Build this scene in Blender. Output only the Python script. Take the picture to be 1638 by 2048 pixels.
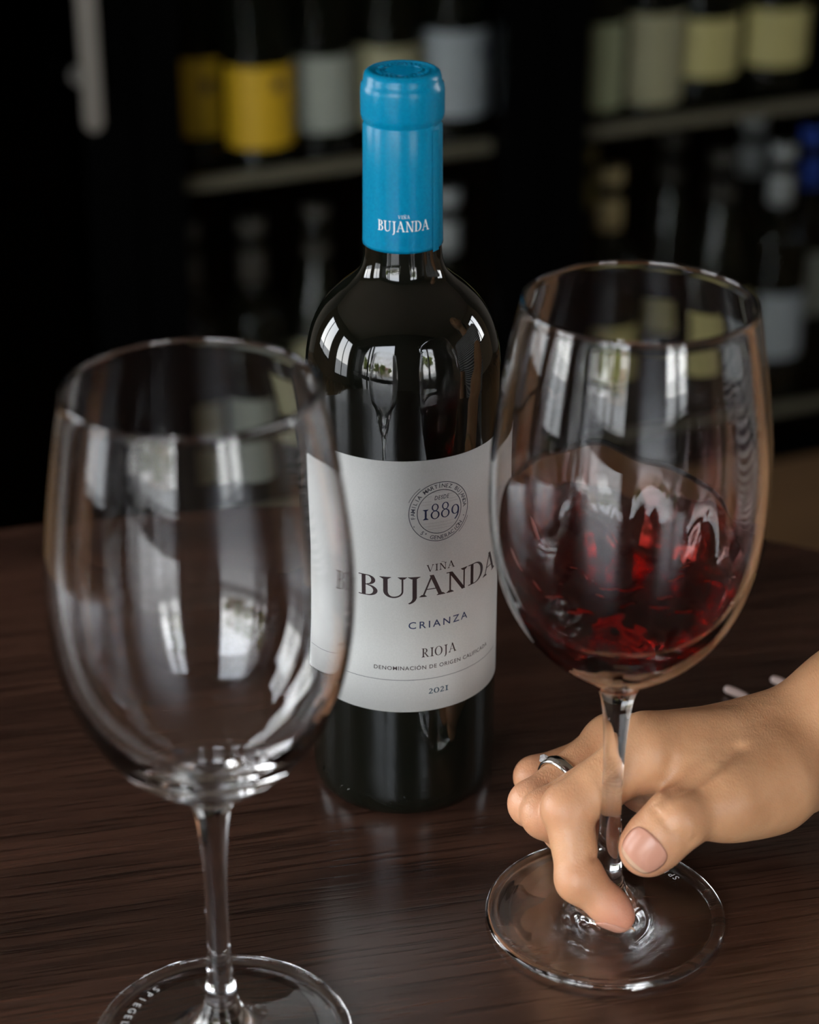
import bpy, bmesh, math, random
import numpy as np
from mathutils import Vector, Matrix

for o in list(bpy.data.objects): bpy.data.objects.remove(o)
S = bpy.context.scene
COL = S.collection
T = 0.75                       # height of the table top

# ------------------------------------------------------------------ camera, sky, exposure
cd = bpy.data.cameras.new('camera'); cam = bpy.data.objects.new('camera', cd); COL.objects.link(cam)
cam.location = (0, 0, 1.25); cam.rotation_euler = (math.radians(90 - 26.5), 0, 0)
cd.sensor_fit = 'VERTICAL'; cd.sensor_height = 36; cd.sensor_width = 36 * 1638 / 2048
cd.lens = 4300 / 2048 * 36
cd.clip_start = 0.05; cd.clip_end = 200
cd.dof.use_dof = True; cd.dof.focus_distance = 0.822; cd.dof.aperture_fstop = 6.2
S.camera = cam
S.view_settings.view_transform = 'Standard'; S.view_settings.look = 'None'
S.view_settings.gamma = 1; S.view_settings.use_curve_mapping = False
S.cycles.max_bounces = 36; S.cycles.transmission_bounces = 36; S.cycles.glossy_bounces = 12; S.cycles.transparent_max_bounces = 16
S.view_settings.exposure = 3.78

world = bpy.data.worlds.new('overcast_sky'); S.world = world; world.use_nodes = True
wn = world.node_tree; wn.nodes.clear()
wo = wn.nodes.new('ShaderNodeOutputWorld'); wb = wn.nodes.new('ShaderNodeBackground')
tc = wn.nodes.new('ShaderNodeTexCoord'); sx = wn.nodes.new('ShaderNodeSeparateXYZ'); rp = wn.nodes.new('ShaderNodeValToRGB')
wn.links.new(tc.outputs['Generated'], sx.inputs[0]); wn.links.new(sx.outputs['Z'], rp.inputs[0])
rp.color_ramp.elements[0].position = 0.0; rp.color_ramp.elements[0].color = (0.95, 0.94, 0.92, 1)
rp.color_ramp.elements[1].position = 0.6; rp.color_ramp.elements[1].color = (0.74, 0.80, 0.90, 1)
wn.links.new(rp.outputs[0], wb.inputs[0]); wb.inputs[1].default_value = 1.0
wn.links.new(wb.outputs[0], wo.inputs[0])

def portal(name, loc, rot, sx_, sy_):
    l = bpy.data.lights.new(name, 'AREA'); l.shape = 'RECTANGLE'; l.size = sx_; l.size_y = sy_
    l.cycles.is_portal = True
    o = bpy.data.objects.new(name, l); COL.objects.link(o); o.location = loc; o.rotation_euler = rot
portal('window_light', (-1.585, -.96, 1.105), (math.radians(90), 0, 0), 2.63, 2.09)
portal('window_light', (1.035, -.96, 1.375), (math.radians(90), 0, 0), .83, 1.25)
portal('window_light', (-3.26, -.1, 1.3), (math.radians(90), 0, math.radians(-90)), 1.2, 2.0)
portal('window_light', (-3.26, 1.85, 1.425), (math.radians(90), 0, math.radians(-90)), 1.5, 1.75)
portal('window_light', (3.06, 2.05, 1.625), (math.radians(90), 0, math.radians(90)), 1.1, 1.35)

# ------------------------------------------------------------------ helpers
def mat(name, base=(.5, .5, .5), rough=.5, metal=0, spec=.5, trans=0, ior=1.5, coat=0, sss=0):
    m = bpy.data.materials.new(name); m.use_nodes = True
    b = m.node_tree.nodes['Principled BSDF']
    b.inputs['Base Color'].default_value = (*base, 1); b.inputs['Roughness'].default_value = rough
    b.inputs['Metallic'].default_value = metal; b.inputs['Specular IOR Level'].default_value = spec
    b.inputs['Transmission Weight'].default_value = trans; b.inputs['IOR'].default_value = ior
    b.inputs['Coat Weight'].default_value = coat
    return m
def nt(m): return m.node_tree, m.node_tree.nodes['Principled BSDF']
def noise_color(m, c1, c2, scale, detail=4, stretch=(1, 1, 1), rot=0, bump=0, lo=.35, hi=.65, dist=.001, rough=.55):
    t, b = nt(m); N = t.nodes.new
    tc = N('ShaderNodeTexCoord'); mp = N('ShaderNodeMapping'); no = N('ShaderNodeTexNoise'); r = N('ShaderNodeValToRGB')
    mp.inputs['Rotation'].default_value = (0, 0, rot); mp.inputs['Scale'].default_value = stretch
    no.inputs['Scale'].default_value = scale; no.inputs['Detail'].default_value = detail; no.inputs['Roughness'].default_value = rough
    r.color_ramp.elements[0].position = lo; r.color_ramp.elements[1].position = hi
    r.color_ramp.elements[0].color = (*c1, 1); r.color_ramp.elements[1].color = (*c2, 1)
    t.links.new(tc.outputs['Object'], mp.inputs[0]); t.links.new(mp.outputs[0], no.inputs[0])
    t.links.new(no.outputs[0], r.inputs[0]); t.links.new(r.outputs[0], b.inputs['Base Color'])
    if bump:
        bp = N('ShaderNodeBump'); bp.inputs['Strength'].default_value = bump; bp.inputs['Distance'].default_value = dist
        t.links.new(no.outputs[0], bp.inputs['Height']); t.links.new(bp.outputs[0], b.inputs['Normal'])
    return m
def link(name, me, m=None, parent=None, smooth=True, loc=None):
    me.name = name
    if m is not None:
        for k in (m if isinstance(m, (list, tuple)) else [m]): me.materials.append(k)
    if smooth: me.shade_smooth()
    o = bpy.data.objects.new(name, me); COL.objects.link(o)
    if parent is not None: o.parent = parent
    if loc is not None: o.location = loc
    return o
def pyd(v, f):
    me = bpy.data.meshes.new('m'); me.from_pydata([tuple(map(float, p)) for p in v], [], [tuple(map(int, q)) for q in f]); me.update(); return me
def thing(name, label, cat, loc=(0, 0, 0), rotz=0, group=None):
    o = bpy.data.objects.new(name, None); COL.objects.link(o); o.empty_display_size = .01
    o.location = loc; o.rotation_euler = (0, 0, rotz); tag(o, label, cat, group); return o
def tag(o, label, cat, group=None):
    o['label'] = label; o['category'] = cat
    if group: o['group'] = group
    return o
def struct(o): o['kind'] = 'structure'; return o
def boxes(lst, bevel=0):
    bm = bmesh.new()
    for (x0, y0, z0, x1, y1, z1) in lst:
        M = Matrix.Translation(((x0+x1)/2, (y0+y1)/2, (z0+z1)/2)) @ Matrix.Diagonal((x1-x0, y1-y0, z1-z0, 1))
        bmesh.ops.create_cube(bm, size=1, matrix=M)
    if bevel: bmesh.ops.bevel(bm, geom=bm.edges[:], offset=bevel, segments=2, affect='EDGES', profile=.6)
    me = bpy.data.meshes.new('m'); bm.to_mesh(me); bm.free(); return me
def catmull(pts, n=6):
    P = [np.array(p, float) for p in pts]; out = []
    for i in range(len(P)-1):
        p0 = P[i-1] if i else 2*P[0]-P[1]; p1, p2 = P[i], P[i+1]; p3 = P[i+2] if i+2 < len(P) else 2*P[-1]-P[-2]
        for k in range(n):
            t = k/n
            out.append(.5*((2*p1)+(-p0+p2)*t+(2*p0-5*p1+4*p2-p3)*t*t+(-p0+3*p1-3*p2+p3)*t**3))
    out.append(P[-1]); return out
def lathe(prof, seg=96):
    prof = [(max(0, float(r)), float(z)) for r, z in prof]; v = []; f = []; rings = []
    for r, z in prof:
        if r < 1e-6: rings.append([len(v)]); v.append((0, 0, z))
        else:
            rings.append(list(range(len(v), len(v)+seg)))
            v += [(r*math.cos(2*math.pi*k/seg), r*math.sin(2*math.pi*k/seg), z) for k in range(seg)]
    for a, b in zip(rings, rings[1:]):
        for k in range(seg):
            k2 = (k+1) % seg
            if len(a) == 1 and len(b) == 1: continue
            if len(a) == 1: f.append((a[0], b[k], b[k2])) if False else f.append((a[0], b[k2], b[k]))
            elif len(b) == 1: f.append((a[k], a[k2], b[0]))
            else: f.append((a[k], a[k2], b[k2], b[k]))
    me = pyd(v, f)
    bm = bmesh.new(); bm.from_mesh(me); bmesh.ops.recalc_face_normals(bm, faces=bm.faces); bm.to_mesh(me); bm.free()
    return me

# ------------------------------------------------------------------ materials
wood = mat('dark_wood_laminate', rough=.23, spec=.9)
def wood_nodes(m, dark, light, sc=1.0, rot=0.0):
    t, b = nt(m); N = t.nodes.new; L = t.links.new
    tc = N('ShaderNodeTexCoord'); mp = N('ShaderNodeMapping'); mp.inputs['Rotation'].default_value = (0, 0, rot)
    L(tc.outputs['Object'], mp.inputs[0])
    def ns(scale, st, detail, rough=.6):
        q = N('ShaderNodeMapping'); q.inputs['Scale'].default_value = st; L(mp.outputs[0], q.inputs[0])
        n = N('ShaderNodeTexNoise'); n.inputs['Scale'].default_value = scale; n.inputs['Detail'].default_value = detail; n.inputs['Roughness'].default_value = rough
        L(q.outputs[0], n.inputs[0]); return n.outputs[0]
    fine = ns(260*sc, (.045, 1, 1), 5, .7); broad = ns(26*sc, (.10, 1, 1), 4, .6); pore = ns(520*sc, (.035, 1, 1), 2, .5)
    mx = N('ShaderNodeMath'); mx.operation = 'MULTIPLY_ADD'; L(fine, mx.inputs[0]); mx.inputs[1].default_value = .5
    m2 = N('ShaderNodeMath'); m2.operation = 'MULTIPLY'; L(broad, m2.inputs[0]); m2.inputs[1].default_value = .5; L(m2.outputs[0], mx.inputs[2])
    r = N('ShaderNodeValToRGB'); r.color_ramp.elements[0].position = .38; r.color_ramp.elements[1].position = .62
    r.color_ramp.elements[0].color = (*dark, 1); r.color_ramp.elements[1].color = (*light, 1); L(mx.outputs[0], r.inputs[0])
    pr = N('ShaderNodeValToRGB'); pr.color_ramp.elements[0].position = .36; pr.color_ramp.elements[1].position = .46
    pr.color_ramp.elements[0].color = (.35, .33, .32, 1); pr.color_ramp.elements[1].color = (1, 1, 1, 1); L(pore, pr.inputs[0])
    mix = N('ShaderNodeMix'); mix.data_type = 'RGBA'; mix.blend_type = 'MULTIPLY'; mix.inputs[0].default_value = .8
    L(r.outputs[0], mix.inputs[6]); L(pr.outputs[0], mix.inputs[7]); L(mix.outputs[2], b.inputs['Base Color'])
    bp = N('ShaderNodeBump'); bp.inputs['Strength'].default_value = .22; bp.inputs['Distance'].default_value = .0003
    ad = N('ShaderNodeMath'); ad.operation = 'ADD'; L(pr.outputs[0], ad.inputs[0]); L(fine, ad.inputs[1])
    L(ad.outputs[0], bp.inputs['Height']); L(bp.outputs[0], b.inputs['Normal'])
wood_nodes(wood, (.019, .0088, .0062), (.066, .029, .0185), 1.0, math.radians(-13))
edge_wood = mat('edge_band_wood', rough=.4); noise_color(edge_wood, (.05, .022, .016), (.10, .05, .035), 60, stretch=(1, 1, .1))
floorm = mat('floor_wood', rough=.22, spec=.8); noise_color(floorm, (.13, .065, .022), (.20, .10, .036), 8, stretch=(.15, 1.5, 1), rot=.4)
wallm = mat('wall_paint', rough=.8); noise_color(wallm, (.15, .13, .11), (.18, .155, .13), 30)
panelm = mat('wall_wood_panel', rough=.5); noise_color(panelm, (.12, .055, .025), (.20, .10, .05), 10, stretch=(3, 3, .2))
tanm = mat('tan_wall_paint', rough=.7); noise_color(tanm, (.40, .29, .19), (.46, .34, .23), 12)
ceilm = mat('ceiling_paint', rough=.85); noise_color(ceilm, (.50, .41, .33), (.56, .47, .38), 20)
darkm = mat('dark_metal', (.012, .012, .013), .35)
black = mat('black_lacquer', (.0009, .0009, .0009), .6, spec=.0)
inner = mat('cooler_lining', (.01, .01, .01), .6)
steel = mat('brushed_steel', (.30, .285, .26), .42, metal=.9)
silver = mat('ring_silver', (.62, .60, .56), .16, metal=1)
gold = mat('bracelet_gold', (.80, .55, .25), .25, metal=1)
shelfm = mat('shelf_edge_beech', (.10, .088, .062), .5)
glass = mat('clear_crystal_glass', (1, 1, 1), 0.0, trans=1, ior=1.5)
blackglass = mat('black_bottle_glass', (.004, .0045, .003), .035, spec=.55, ior=1.52)
capm = mat('blue_capsule_foil', (.0, .175, .42), .25, spec=.22); noise_color(capm, (.0, .165, .31), (.0, .19, .35), 900, 2, bump=.05, dist=.0001)
whiteprint = mat('white_print', (.78, .80, .82), .4)
paper = mat('label_paper', rough=.75); noise_color(paper, (.56, .57, .565), (.61, .615, .61), 1800, 3, bump=.25, dist=.00015, lo=.3, hi=.7)
inkbrown = mat('brown_ink', (.030, .014, .017), .5); inkblue = mat('navy_ink', (.012, .025, .10), .5)
inkteal = mat('teal_ink', (.01, .05, .09), .5); inkgrey = mat('grey_ink', (.045, .05, .08), .6); inkpale = mat('pale_grey_ink', (.42, .42, .43), .7)

def thin_glass(name, tint, iorv=1.35):
    m = bpy.data.materials.new(name); m.use_nodes = True; t = m.node_tree; t.nodes.clear(); N = t.nodes.new
    o = N('ShaderNodeOutputMaterial'); a = N('ShaderNodeBsdfTransparent'); g = N('ShaderNodeBsdfGlossy'); x = N('ShaderNodeMixShader'); fr = N('ShaderNodeFresnel')
    fr.inputs[0].default_value = iorv; a.inputs[0].default_value = (*tint, 1); g.inputs['Roughness'].default_value = .02
    t.links.new(fr.outputs[0], x.inputs[0]); t.links.new(a.outputs[0], x.inputs[1]); t.links.new(g.outputs[0], x.inputs[2]); t.links.new(x.outputs[0], o.inputs[0])
    return m
pane_clear = thin_glass('window_pane_glass', (.97, .98, .98)); pane_cool = thin_glass('cooler_pane_glass', (.92, .93, .92), 1.12); pane_dark = thin_glass('tinted_pane_glass', (.12, .12, .12), 1.12)

winem = bpy.data.materials.new('red_wine'); winem.use_nodes = True
t = winem.node_tree; t.nodes.clear(); N = t.nodes.new
o_ = N('ShaderNodeOutputMaterial'); g_ = N('ShaderNodeBsdfGlass'); g_.inputs['IOR'].default_value = 1.34; g_.inputs['Roughness'].default_value = 0
g_.inputs['Color'].default_value = (1, 1, 1, 1)
va = N('ShaderNodeVolumeAbsorption'); va.inputs['Color'].default_value = (.87, .27, .21, 1); va.inputs['Density'].default_value = 430
t.links.new(g_.outputs[0], o_.inputs['Surface']); t.links.new(va.outputs[0], o_.inputs['Volume'])

# ------------------------------------------------------------------ room shell
Z1 = 2.75
struct(link('floor', boxes([(-3.4, -1.1, -.1, 3.2, 3.55, 0)]), floorm, smooth=False))
struct(link('ceiling', boxes([(-3.4, -1.1, Z1, 3.2, 3.55, Z1+.1)]), ceilm, smooth=False))
YB = -.95
def wall_y(n, y0, y1, x0, x1, holes, m):
    """upright wall between y0 and y1 running in x, holes = (xa, xb, za, zb)"""
    b = []; x = x0
    for xa, xb, za, zb in holes: b += [(x, y0, 0, xa, y1, Z1), (xa, y0, 0, xb, y1, za), (xa, y0, zb, xb, y1, Z1)]; x = xb
    b.append((x, y0, 0, x1, y1, Z1)); struct(link(n, boxes(b), m, smooth=False))
def wall_x(n, x0, x1, y0, y1, holes, m):
    b = []; y = y0
    for ya, yb, za, zb in holes: b += [(x0, y, 0, x1, ya, Z1), (x0, ya, 0, x1, yb, za), (x0, ya, zb, x1, yb, Z1)]; y = yb
    b.append((x0, y, 0, x1, y1, Z1)); struct(link(n, boxes(b), m, smooth=False))
H1 = (-2.9, -.27, .06, 2.15); H2 = (.62, 1.45, .75, 2.0); H3 = (-.7, .5, .3, 2.3); H4 = (1.1, 2.6, .55, 2.3); H5 = (1.5, 2.6, .95, 2.3)
wall_y('wall_back', -1.10, YB, -3.4, 3.2, [H1, H2], wallm)
wall_x('wall_left', -3.4, -3.25, YB, 3.4, [H3, H4], panelm)
wall_x('wall_right', 3.05, 3.2, YB, 3.4, [H5], tanm)
wall_y('wall_front', 3.4, 3.55, -3.4, 3.2, [], wallm)
def window(n, h, cuts, along, rail=None):
    """frame, mullions and pane filling the hole h; along = 'y' for a wall running in x"""
    a0, a1, z0, z1 = h; w = .06
    def B(p0, p1, za, zb, d0, d1): return (p0, d0, za, p1, d1, zb) if along == 'x' else (d0, p0, za, d1, p1, zb)
    D = (-1.05, -.98) if along == 'x' else (-3.35, -3.28) if along == 'y' else (3.10, 3.17)
    fr = [B(a0, a1, z0, z0+w, *D), B(a0, a1, z1-w, z1, *D)]+[B(c-w/2, c+w/2, z0+w, z1-w, *D) for c in [a0+w/2]+cuts+[a1-w/2]]
    if rail: fr += [B(p+w/2, q-w/2, rail[0], rail[1], *D) for p, q in zip([a0+w/2]+cuts, cuts+[a1-w/2])]
    o = struct(link(n, boxes(fr), darkm, smooth=False)); ed = [a0+w/2]+cuts+[a1-w/2]; dm = (D[0]+D[1])/2
    for p, q in zip(ed, ed[1:]):
      for za_, zb_ in ([(z0+w, rail[0]), (rail[1], z1-w)] if rail else [(z0+w, z1-w)]): link('pane', boxes([B(p+w/2, q-w/2, za_, zb_, dm-.003, dm+.003)]), pane_clear, o, smooth=False)
window('window_1', H1, [-1.55, -1.35], 'x', (.66, .80))
window('window_2', H2, [1.02], 'x')
window('window_3', H3, [-.1], 'y')
window('window_4', H4, [1.95], 'y')
window('window_5', H5, [2.05], 'y2')

# ------------------------------------------------------------------ street outside (seen only in reflections)
pav = mat('pavement', rough=.8); noise_color(pav, (.26, .25, .23), (.34, .32, .30), 3)
struct(link('ground', boxes([(-40, -60, -.16, 40, -1.12, -.11), (-40, -1.12, -.16, -3.42, 20, -.11), (3.22, -1.12, -.16, 30, 20, -.11)]), pav, smooth=False))
stone = mat('house_render', rough=.9); noise_color(stone, (.50, .42, .32), (.58, .50, .40), 1.5)
roofm = mat('roof_tile', rough=.8); noise_color(roofm, (.20, .08, .05), (.28, .12, .08), 4)
winm = mat('house_window', (.05, .06, .08), .1)
def house(x, y, w, d, h, lab, m):
    t = thing('house', lab, 'building', (x, y, -.11))
    link('wall', boxes([(-w/2, -d/2, 0, w/2, d/2, h)]), m, t, smooth=False)
    v = [(-w/2-.3, -d/2-.3, h), (w/2+.3, -d/2-.3, h), (w/2+.3, d/2+.3, h), (-w/2-.3, d/2+.3, h), (-w/2-.3, 0, h+1.4), (w/2+.3, 0, h+1.4)]
    link('roof', pyd(v, [(0, 1, 5, 4), (2, 3, 4, 5), (0, 4, 3), (1, 2, 5), (3, 2, 1, 0)]), roofm, t, smooth=False)
    for i in range(int(w//1.8)):
        for j in range(2):
            xx = -w/2+.9+i*1.8; zz = .9+j*2.4
            link('window', boxes([(xx-.4, d/2-.02, zz, xx+.4, d/2+.05, zz+1.2)]), winm, t, smooth=False)
house(-15, -36, 9, 5, 3.2, 'low cream house across the street with red tiled roof, left of the other', stone)
house(6, -38, 8, 5, 3.6, 'low grey house across the street behind the small tree', mat('grey_render', (.45, .44, .42), .9))
leafm = mat('leaf', rough=.7); noise_color(leafm, (.07, .10, .015), (.22, .24, .03), 6, lo=.3, hi=.7)
bark = mat('bark', (.07, .045, .03), .9)
def tree(x, y, h, lab, seed):
    rnd = random.Random(seed); t = thing('tree', lab, 'tree', (x, y, -.11), group=None)
    link('trunk', lathe([(0, 0), (.16, 0), (.12, h*.4), (.06, h*.7), (0, h*.72)], 10), bark, t)
    bm = bmesh.new()
    for k in range(26):
        a = rnd.random()*6.28; q = rnd.random()**.5*h*.24; z = h*(.5+.42*rnd.random())
        r = h*.10*(.7+.5*rnd.random())
        ret = bmesh.ops.create_icosphere(bm, subdivisions=2, radius=r, matrix=Matrix.Translation((q*math.cos(a), q*math.sin(a), z)))
        for vv in ret['verts']: vv.co += Vector((rnd.uniform(-1, 1), rnd.uniform(-1, 1), rnd.uniform(-1, 1)))*r*.18
    me = bpy.data.meshes.new('m'); bm.to_mesh(me); bm.free(); link('foliage', me, leafm, t, smooth=False)
tree(2.9, -8.5, 4.6, 'small yellow green tree outside the small window', 3)
tree(7.5, -12, 5.2, 'taller yellow green tree outside, right of the small window', 4)
for i_, (x_, y_, h_) in enumerate(((-4.6, -9.5, 2.5), (-6.4, -9.8, 2.9), (-8.3, -10.2, 2.4), (-10.4, -10.0, 2.8))):
    tree(x_, y_, h_, ['low shrub outside, nearest the window edge', 'second low shrub outside, fuller than its neighbours', 'third low shrub outside, the shortest', 'farthest low shrub outside on the left'][i_], 20+i_)
tree(-8.0, -30, 4.2, 'round green tree in front of the cream house', 5)
tree(-13.5, -12, 4.8, 'bushy green tree outside the left hand window', 6)

# ------------------------------------------------------------------ table
tb = thing('round_table', 'round table with dark brown woodgrain top, bottle and glasses standing on it', 'table', (-.03, .47, 0))
R = .545
link('tabletop', lathe([(0, T-.028), (R-.002, T-.028), (R, T-.026), (R, T-.0015), (R-.0006, T-.0004), (R-.0018, T), (0, T)], 256), wood, tb, smooth=False)
link('edge_band', lathe([(R+.0002, T-.0255), (R+.0010, T-.0255), (R+.0010, T-.0022), (R+.0002, T-.0022)], 256), edge_wood, tb, smooth=False)
link('column', lathe(catmull([(0, .03), (.06, .03), (.045, .1), (.035, .3), (.035, .6), (.06, T-.03), (0, T-.029)], 4), 32), darkm, tb)
link('foot', lathe([(0, 0), (.26, 0), (.26, .012), (.2, .022), (.05, .035), (0, .035)], 64), darkm, tb)

# ------------------------------------------------------------------ lettering
def poly_mesh(polys):
    bm = bmesh.new()
    for p in polys:
        try: bm.faces.new([bm.verts.new((x, y, 0)) for x, y in p])
        except ValueError: pass
    return bm
def band(cx, cy, rx, ry, a0, a1, wx, wy, n=14):
    out = []
    for k in range(n):
        a = math.radians(a0+(a1-a0)*k/n); b = math.radians(a0+(a1-a0)*(k+1)/n)
        out.append([(cx+rx*math.cos(a), cy+ry*math.sin(a)), (cx+rx*math.cos(b), cy+ry*math.sin(b)),
                    (cx+(rx-wx)*math.cos(b), cy+(ry-wy)*math.sin(b)), (cx+(rx-wx)*math.cos(a), cy+(ry-wy)*math.sin(a))])
    return out
def diag(x0, y0, x1, y1, w): return [[(x0-w/2, y0), (x0+w/2, y0), (x1+w/2, y1), (x1-w/2, y1)]]
def rect(x0, y0, x1, y1): return [[(x0, y0), (x1, y0), (x1, y1), (x0, y1)]]
def serif(x0, x1, y, up, h=.035):
    # a flat foot with a small bracket; up=+1 foot at the bottom, -1 at the top
    c0, c1 = x0+(x1-x0)*.28, x1-(x1-x0)*.28
    return rect(x0, min(y, y+up*h), x1, max(y, y+up*h)) + [[(x0+.02, y+up*h), (x1-.02, y+up*h), (c1, y+up*(h+.07)), (c0, y+up*(h+.07))]]
W_, H_ = .15, .055     # thick and thin strokes
def G(c):
    if c == 'I': return rect(.13, 0, .13+W_, 1)+serif(0, .40, 0, 1)+serif(0, .40, 1, -1), .40
    if c == 'B': return (rect(.12, 0, .12+W_, 1)+rect(0, 0, .36, .045)+rect(0, .955, .34, 1)+rect(.2, .50, .36, .55)
        + band(.33, .765, .30, .235, -90, 90, W_, .045)+band(.34, .265, .37, .265, -90, 90, W_+.01, .05)), .71
    if c == 'D': return rect(.12, 0, .12+W_, 1)+rect(0, 0, .34, .045)+rect(0, .955, .34, 1)+band(.32, .5, .52, .5, -90, 90, W_+.01, .045, 20), .84
    if c == 'R': return (rect(.12, 0, .12+W_, 1)+serif(0, .38, 0, 1)+rect(0, .955, .34, 1)+rect(.2, .47, .36, .515)
        + band(.33, .735, .32, .265, -90, 90, W_, .045)+diag(.72, 0, .36, .49, .15)+rect(.62, 0, .86, .04)), .86
    if c == 'U': return (rect(.12, .30, .12+W_, 1)+rect(.72, .30, .72+.06, 1)+serif(0, .38, 1, -1)+serif(.60, .90, 1, -1)
        + band(.45, .32, .33, .33, 180, 270, W_, .07)+band(.45, .32, .33, .33, 270, 360, .06, .07)), .90
    if c == 'J': return rect(.25, -.05, .25+W_, 1)+serif(.10, .52, 1, -1)+band(.02, -.02, .365, .31, -70, 0, .135, .05), .52
    if c == 'A': return (diag(.13, 0, .47, 1, .07)+diag(.82, 0, .46, 1.02, .16)+rect(.24, .33, .68, .375)+serif(0, .28, 0, 1)+serif(.66, 1.0, 0, 1)), 1.0
    if c == 'N': return (rect(.125, 0, .195, 1)+rect(.765, 0, .835, 1)+diag(.78, -.01, .17, .99, .165)+serif(.0, .32, 0, 1)+rect(0, .955, .2, 1)+serif(.64, .96, 1, -1)), .96
    if c == 'Ñ':
        g, w = G('N'); return g+band(.38, 1.14, .12, .09, 10, 170, .045, .045)+band(.60, 1.19, .12, .09, 190, 350, .045, .045), w
    if c == 'V': return diag(.46, -.01, .14, 1, .145)+diag(.47, -.01, .80, 1, .055)+serif(0, .30, 1, -1)+serif(.66, .94, 1, -1), .94
    if c == 'O': return band(.45, .5, .45, .52, 0, 360, W_+.01, .05, 36), .90
    if c == '1': return rect(.16, 0, .16+.15, .68)+serif(.02, .45, 0, 1)+serif(.02, .45, .68, -1), .47
    if c == '0': return band(.34, .35, .34, .36, 0, 360, .15, .07, 30), .68
    if c == '8': return band(.32, .76, .24, .24, 0, 360, .09, .05, 28)+band(.32, .27, .31, .28, 0, 360, .11, .05, 28), .63
    if c == '9': return band(.32, .38, .31, .32, 0, 360, .12, .05, 30)+band(.10, .30, .53, .62, -68, 8, .12, .06, 14), .63
    if c == '2': return band(.26, .48, .23, .22, -20, 160, .14, .07, 16)+diag(.07, .04, .42, .42, .13)+rect(.02, 0, .52, .10)+rect(.48, 0, .52, .17), .54
def warp(bm, X, Y, RR, slice_w=.0012):
    """bend a flat mesh (x = arc length from -Y, y = height) round the upright axis at X, Y"""
    xs = [v.co.x for v in bm.verts]; x = math.floor(min(xs)/slice_w)*slice_w
    while x < max(xs):
        bmesh.ops.bisect_plane(bm, geom=bm.verts[:]+bm.edges[:]+bm.faces[:], plane_co=(x, 0, 0), plane_no=(1, 0, 0)); x += slice_w
    for v in bm.verts:
        a = v.co.x/RR; r = RR(v.co.y) if callable(RR) else RR
        v.co = Vector((X+r*math.sin(a), Y-r*math.cos(a), v.co.y))
    me = bpy.data.meshes.new('m'); bm.to_mesh(me); bm.free(); return me
def serif_word(spans, base, cap):
    """spans: (char, x0, x1) in metres"""
    polys = []
    for c, x0, x1 in spans:
        g, w = G(c); s = (x1-x0)/w
        polys += [[(x0+x*s, base+y*cap) for x, y in p] for p in g]
    return poly_mesh(polys)
def spread(word, x0, x1, gap=.10):
    ws = [G(c)[1] for c in word]; tot = sum(ws)+gap*(len(ws)-1); s = (x1-x0)/tot; out = []; x = x0
    for c, w in zip(word, ws): out.append((c, x, x+w*s)); x += (w+gap)*s
    return out
def font_mesh(txt, space=1.0, shear=0):
    cu = bpy.data.curves.new('t', 'FONT'); cu.body = txt; cu.size = 1; cu.space_character = space; cu.shear = shear; cu.resolution_u = 3; cu.offset = .007
    ob = bpy.data.objects.new('t', cu); COL.objects.link(ob)
    dg = bpy.context.evaluated_depsgraph_get(); me = bpy.data.meshes.new_from_object(ob.evaluated_get(dg))
    bpy.data.objects.remove(ob); bm = bmesh.new(); bm.from_mesh(me); bpy.data.meshes.remove(me); return bm
def fit(bm, x0, x1, y0, y1):
    xs = [v.co.x for v in bm.verts]; ys = [v.co.y for v in bm.verts]; a, b, c, d = min(xs), max(xs), min(ys), max(ys)
    for v in bm.verts: v.co.x = x0+(v.co.x-a)/(b-a)*(x1-x0); v.co.y = y0+(v.co.y-c)/(d-c)*(y1-y0)
    return bm
def join_bm(lst):
    out = bmesh.new()
    for b in lst:
        me = bpy.data.meshes.new('m'); b.to_mesh(me); out.from_mesh(me); b.free(); bpy.data.meshes.remove(me)
    return out
_gl = {}
def ring_text(txt, cx, cy, rad, a0, a1, h, inward=False):
    """characters from angle a0 to a1 round a centre; inward: tops point to the centre"""
    out = []
    for i, c in enumerate(txt):
        if c == ' ': continue
        a = math.radians(a0+(a1-a0)*i/(len(txt)-1)); b = font_mesh(c)
        xs = [v.co.x for v in b.verts]; mid = (min(xs)+max(xs))/2; s = h/.72
        rot = a-math.pi/2 if not inward else a+math.pi/2
        for v in b.verts:
            x, y = (v.co.x-mid)*s, (v.co.y-.36)*s
            v.co.x = cx+rad*math.cos(a)+x*math.cos(rot)-y*math.sin(rot); v.co.y = cy+rad*math.sin(a)+x*math.sin(rot)+y*math.cos(rot)
        out.append(b)
    return join_bm(out)

# ------------------------------------------------------------------ main wine bottle
BX, BY = -.0025, .7615
bot = thing('wine_bottle', 'black wine bottle with blue capsule and white label, standing between the glasses', 'bottle', (BX, BY, T))
prof = [(0, .004), (.022, .0035), (.030, .001), (.0335, .0), (.0358, .0014), (.0372, .0048), (.0375, .010)]
prof += [(.0375, z) for z in (.05, .10, .15, .176)]
prof += [(.0374, .184), (.0366, .1925), (.0342, .2015), (.0300, .2090), (.0245, .2148), (.0195, .2190), (.0164, .2225), (.0149, .2270), (.0144, .2330), (.0142, .25), (.0140, .28), (.0138, .290), (0, .290)]
smoothp = prof[:6]+catmull(prof[6:20], 6)+prof[20:]
bg = link('glass_body', lathe(smoothp, 128), blackglass, bot)
RC = .0151
cp = [(.01485, .2334), (RC, .2333), (.01505, .2345), (.0149, .245), (.01475, .262), (.0146, .2782), (.01425, .2790), (.01425, .2797), (.0150, .2806), (.01535, .2825), (.01535, .2910), (.0150, .2932), (.0143, .2940), (.0142, .2955), (.0137, .2972), (.0125, .2981), (.0113, .2980), (.0109, .2974), (0, .2974)]
cap = link('capsule', lathe(cp, 96), capm, bot)
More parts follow.
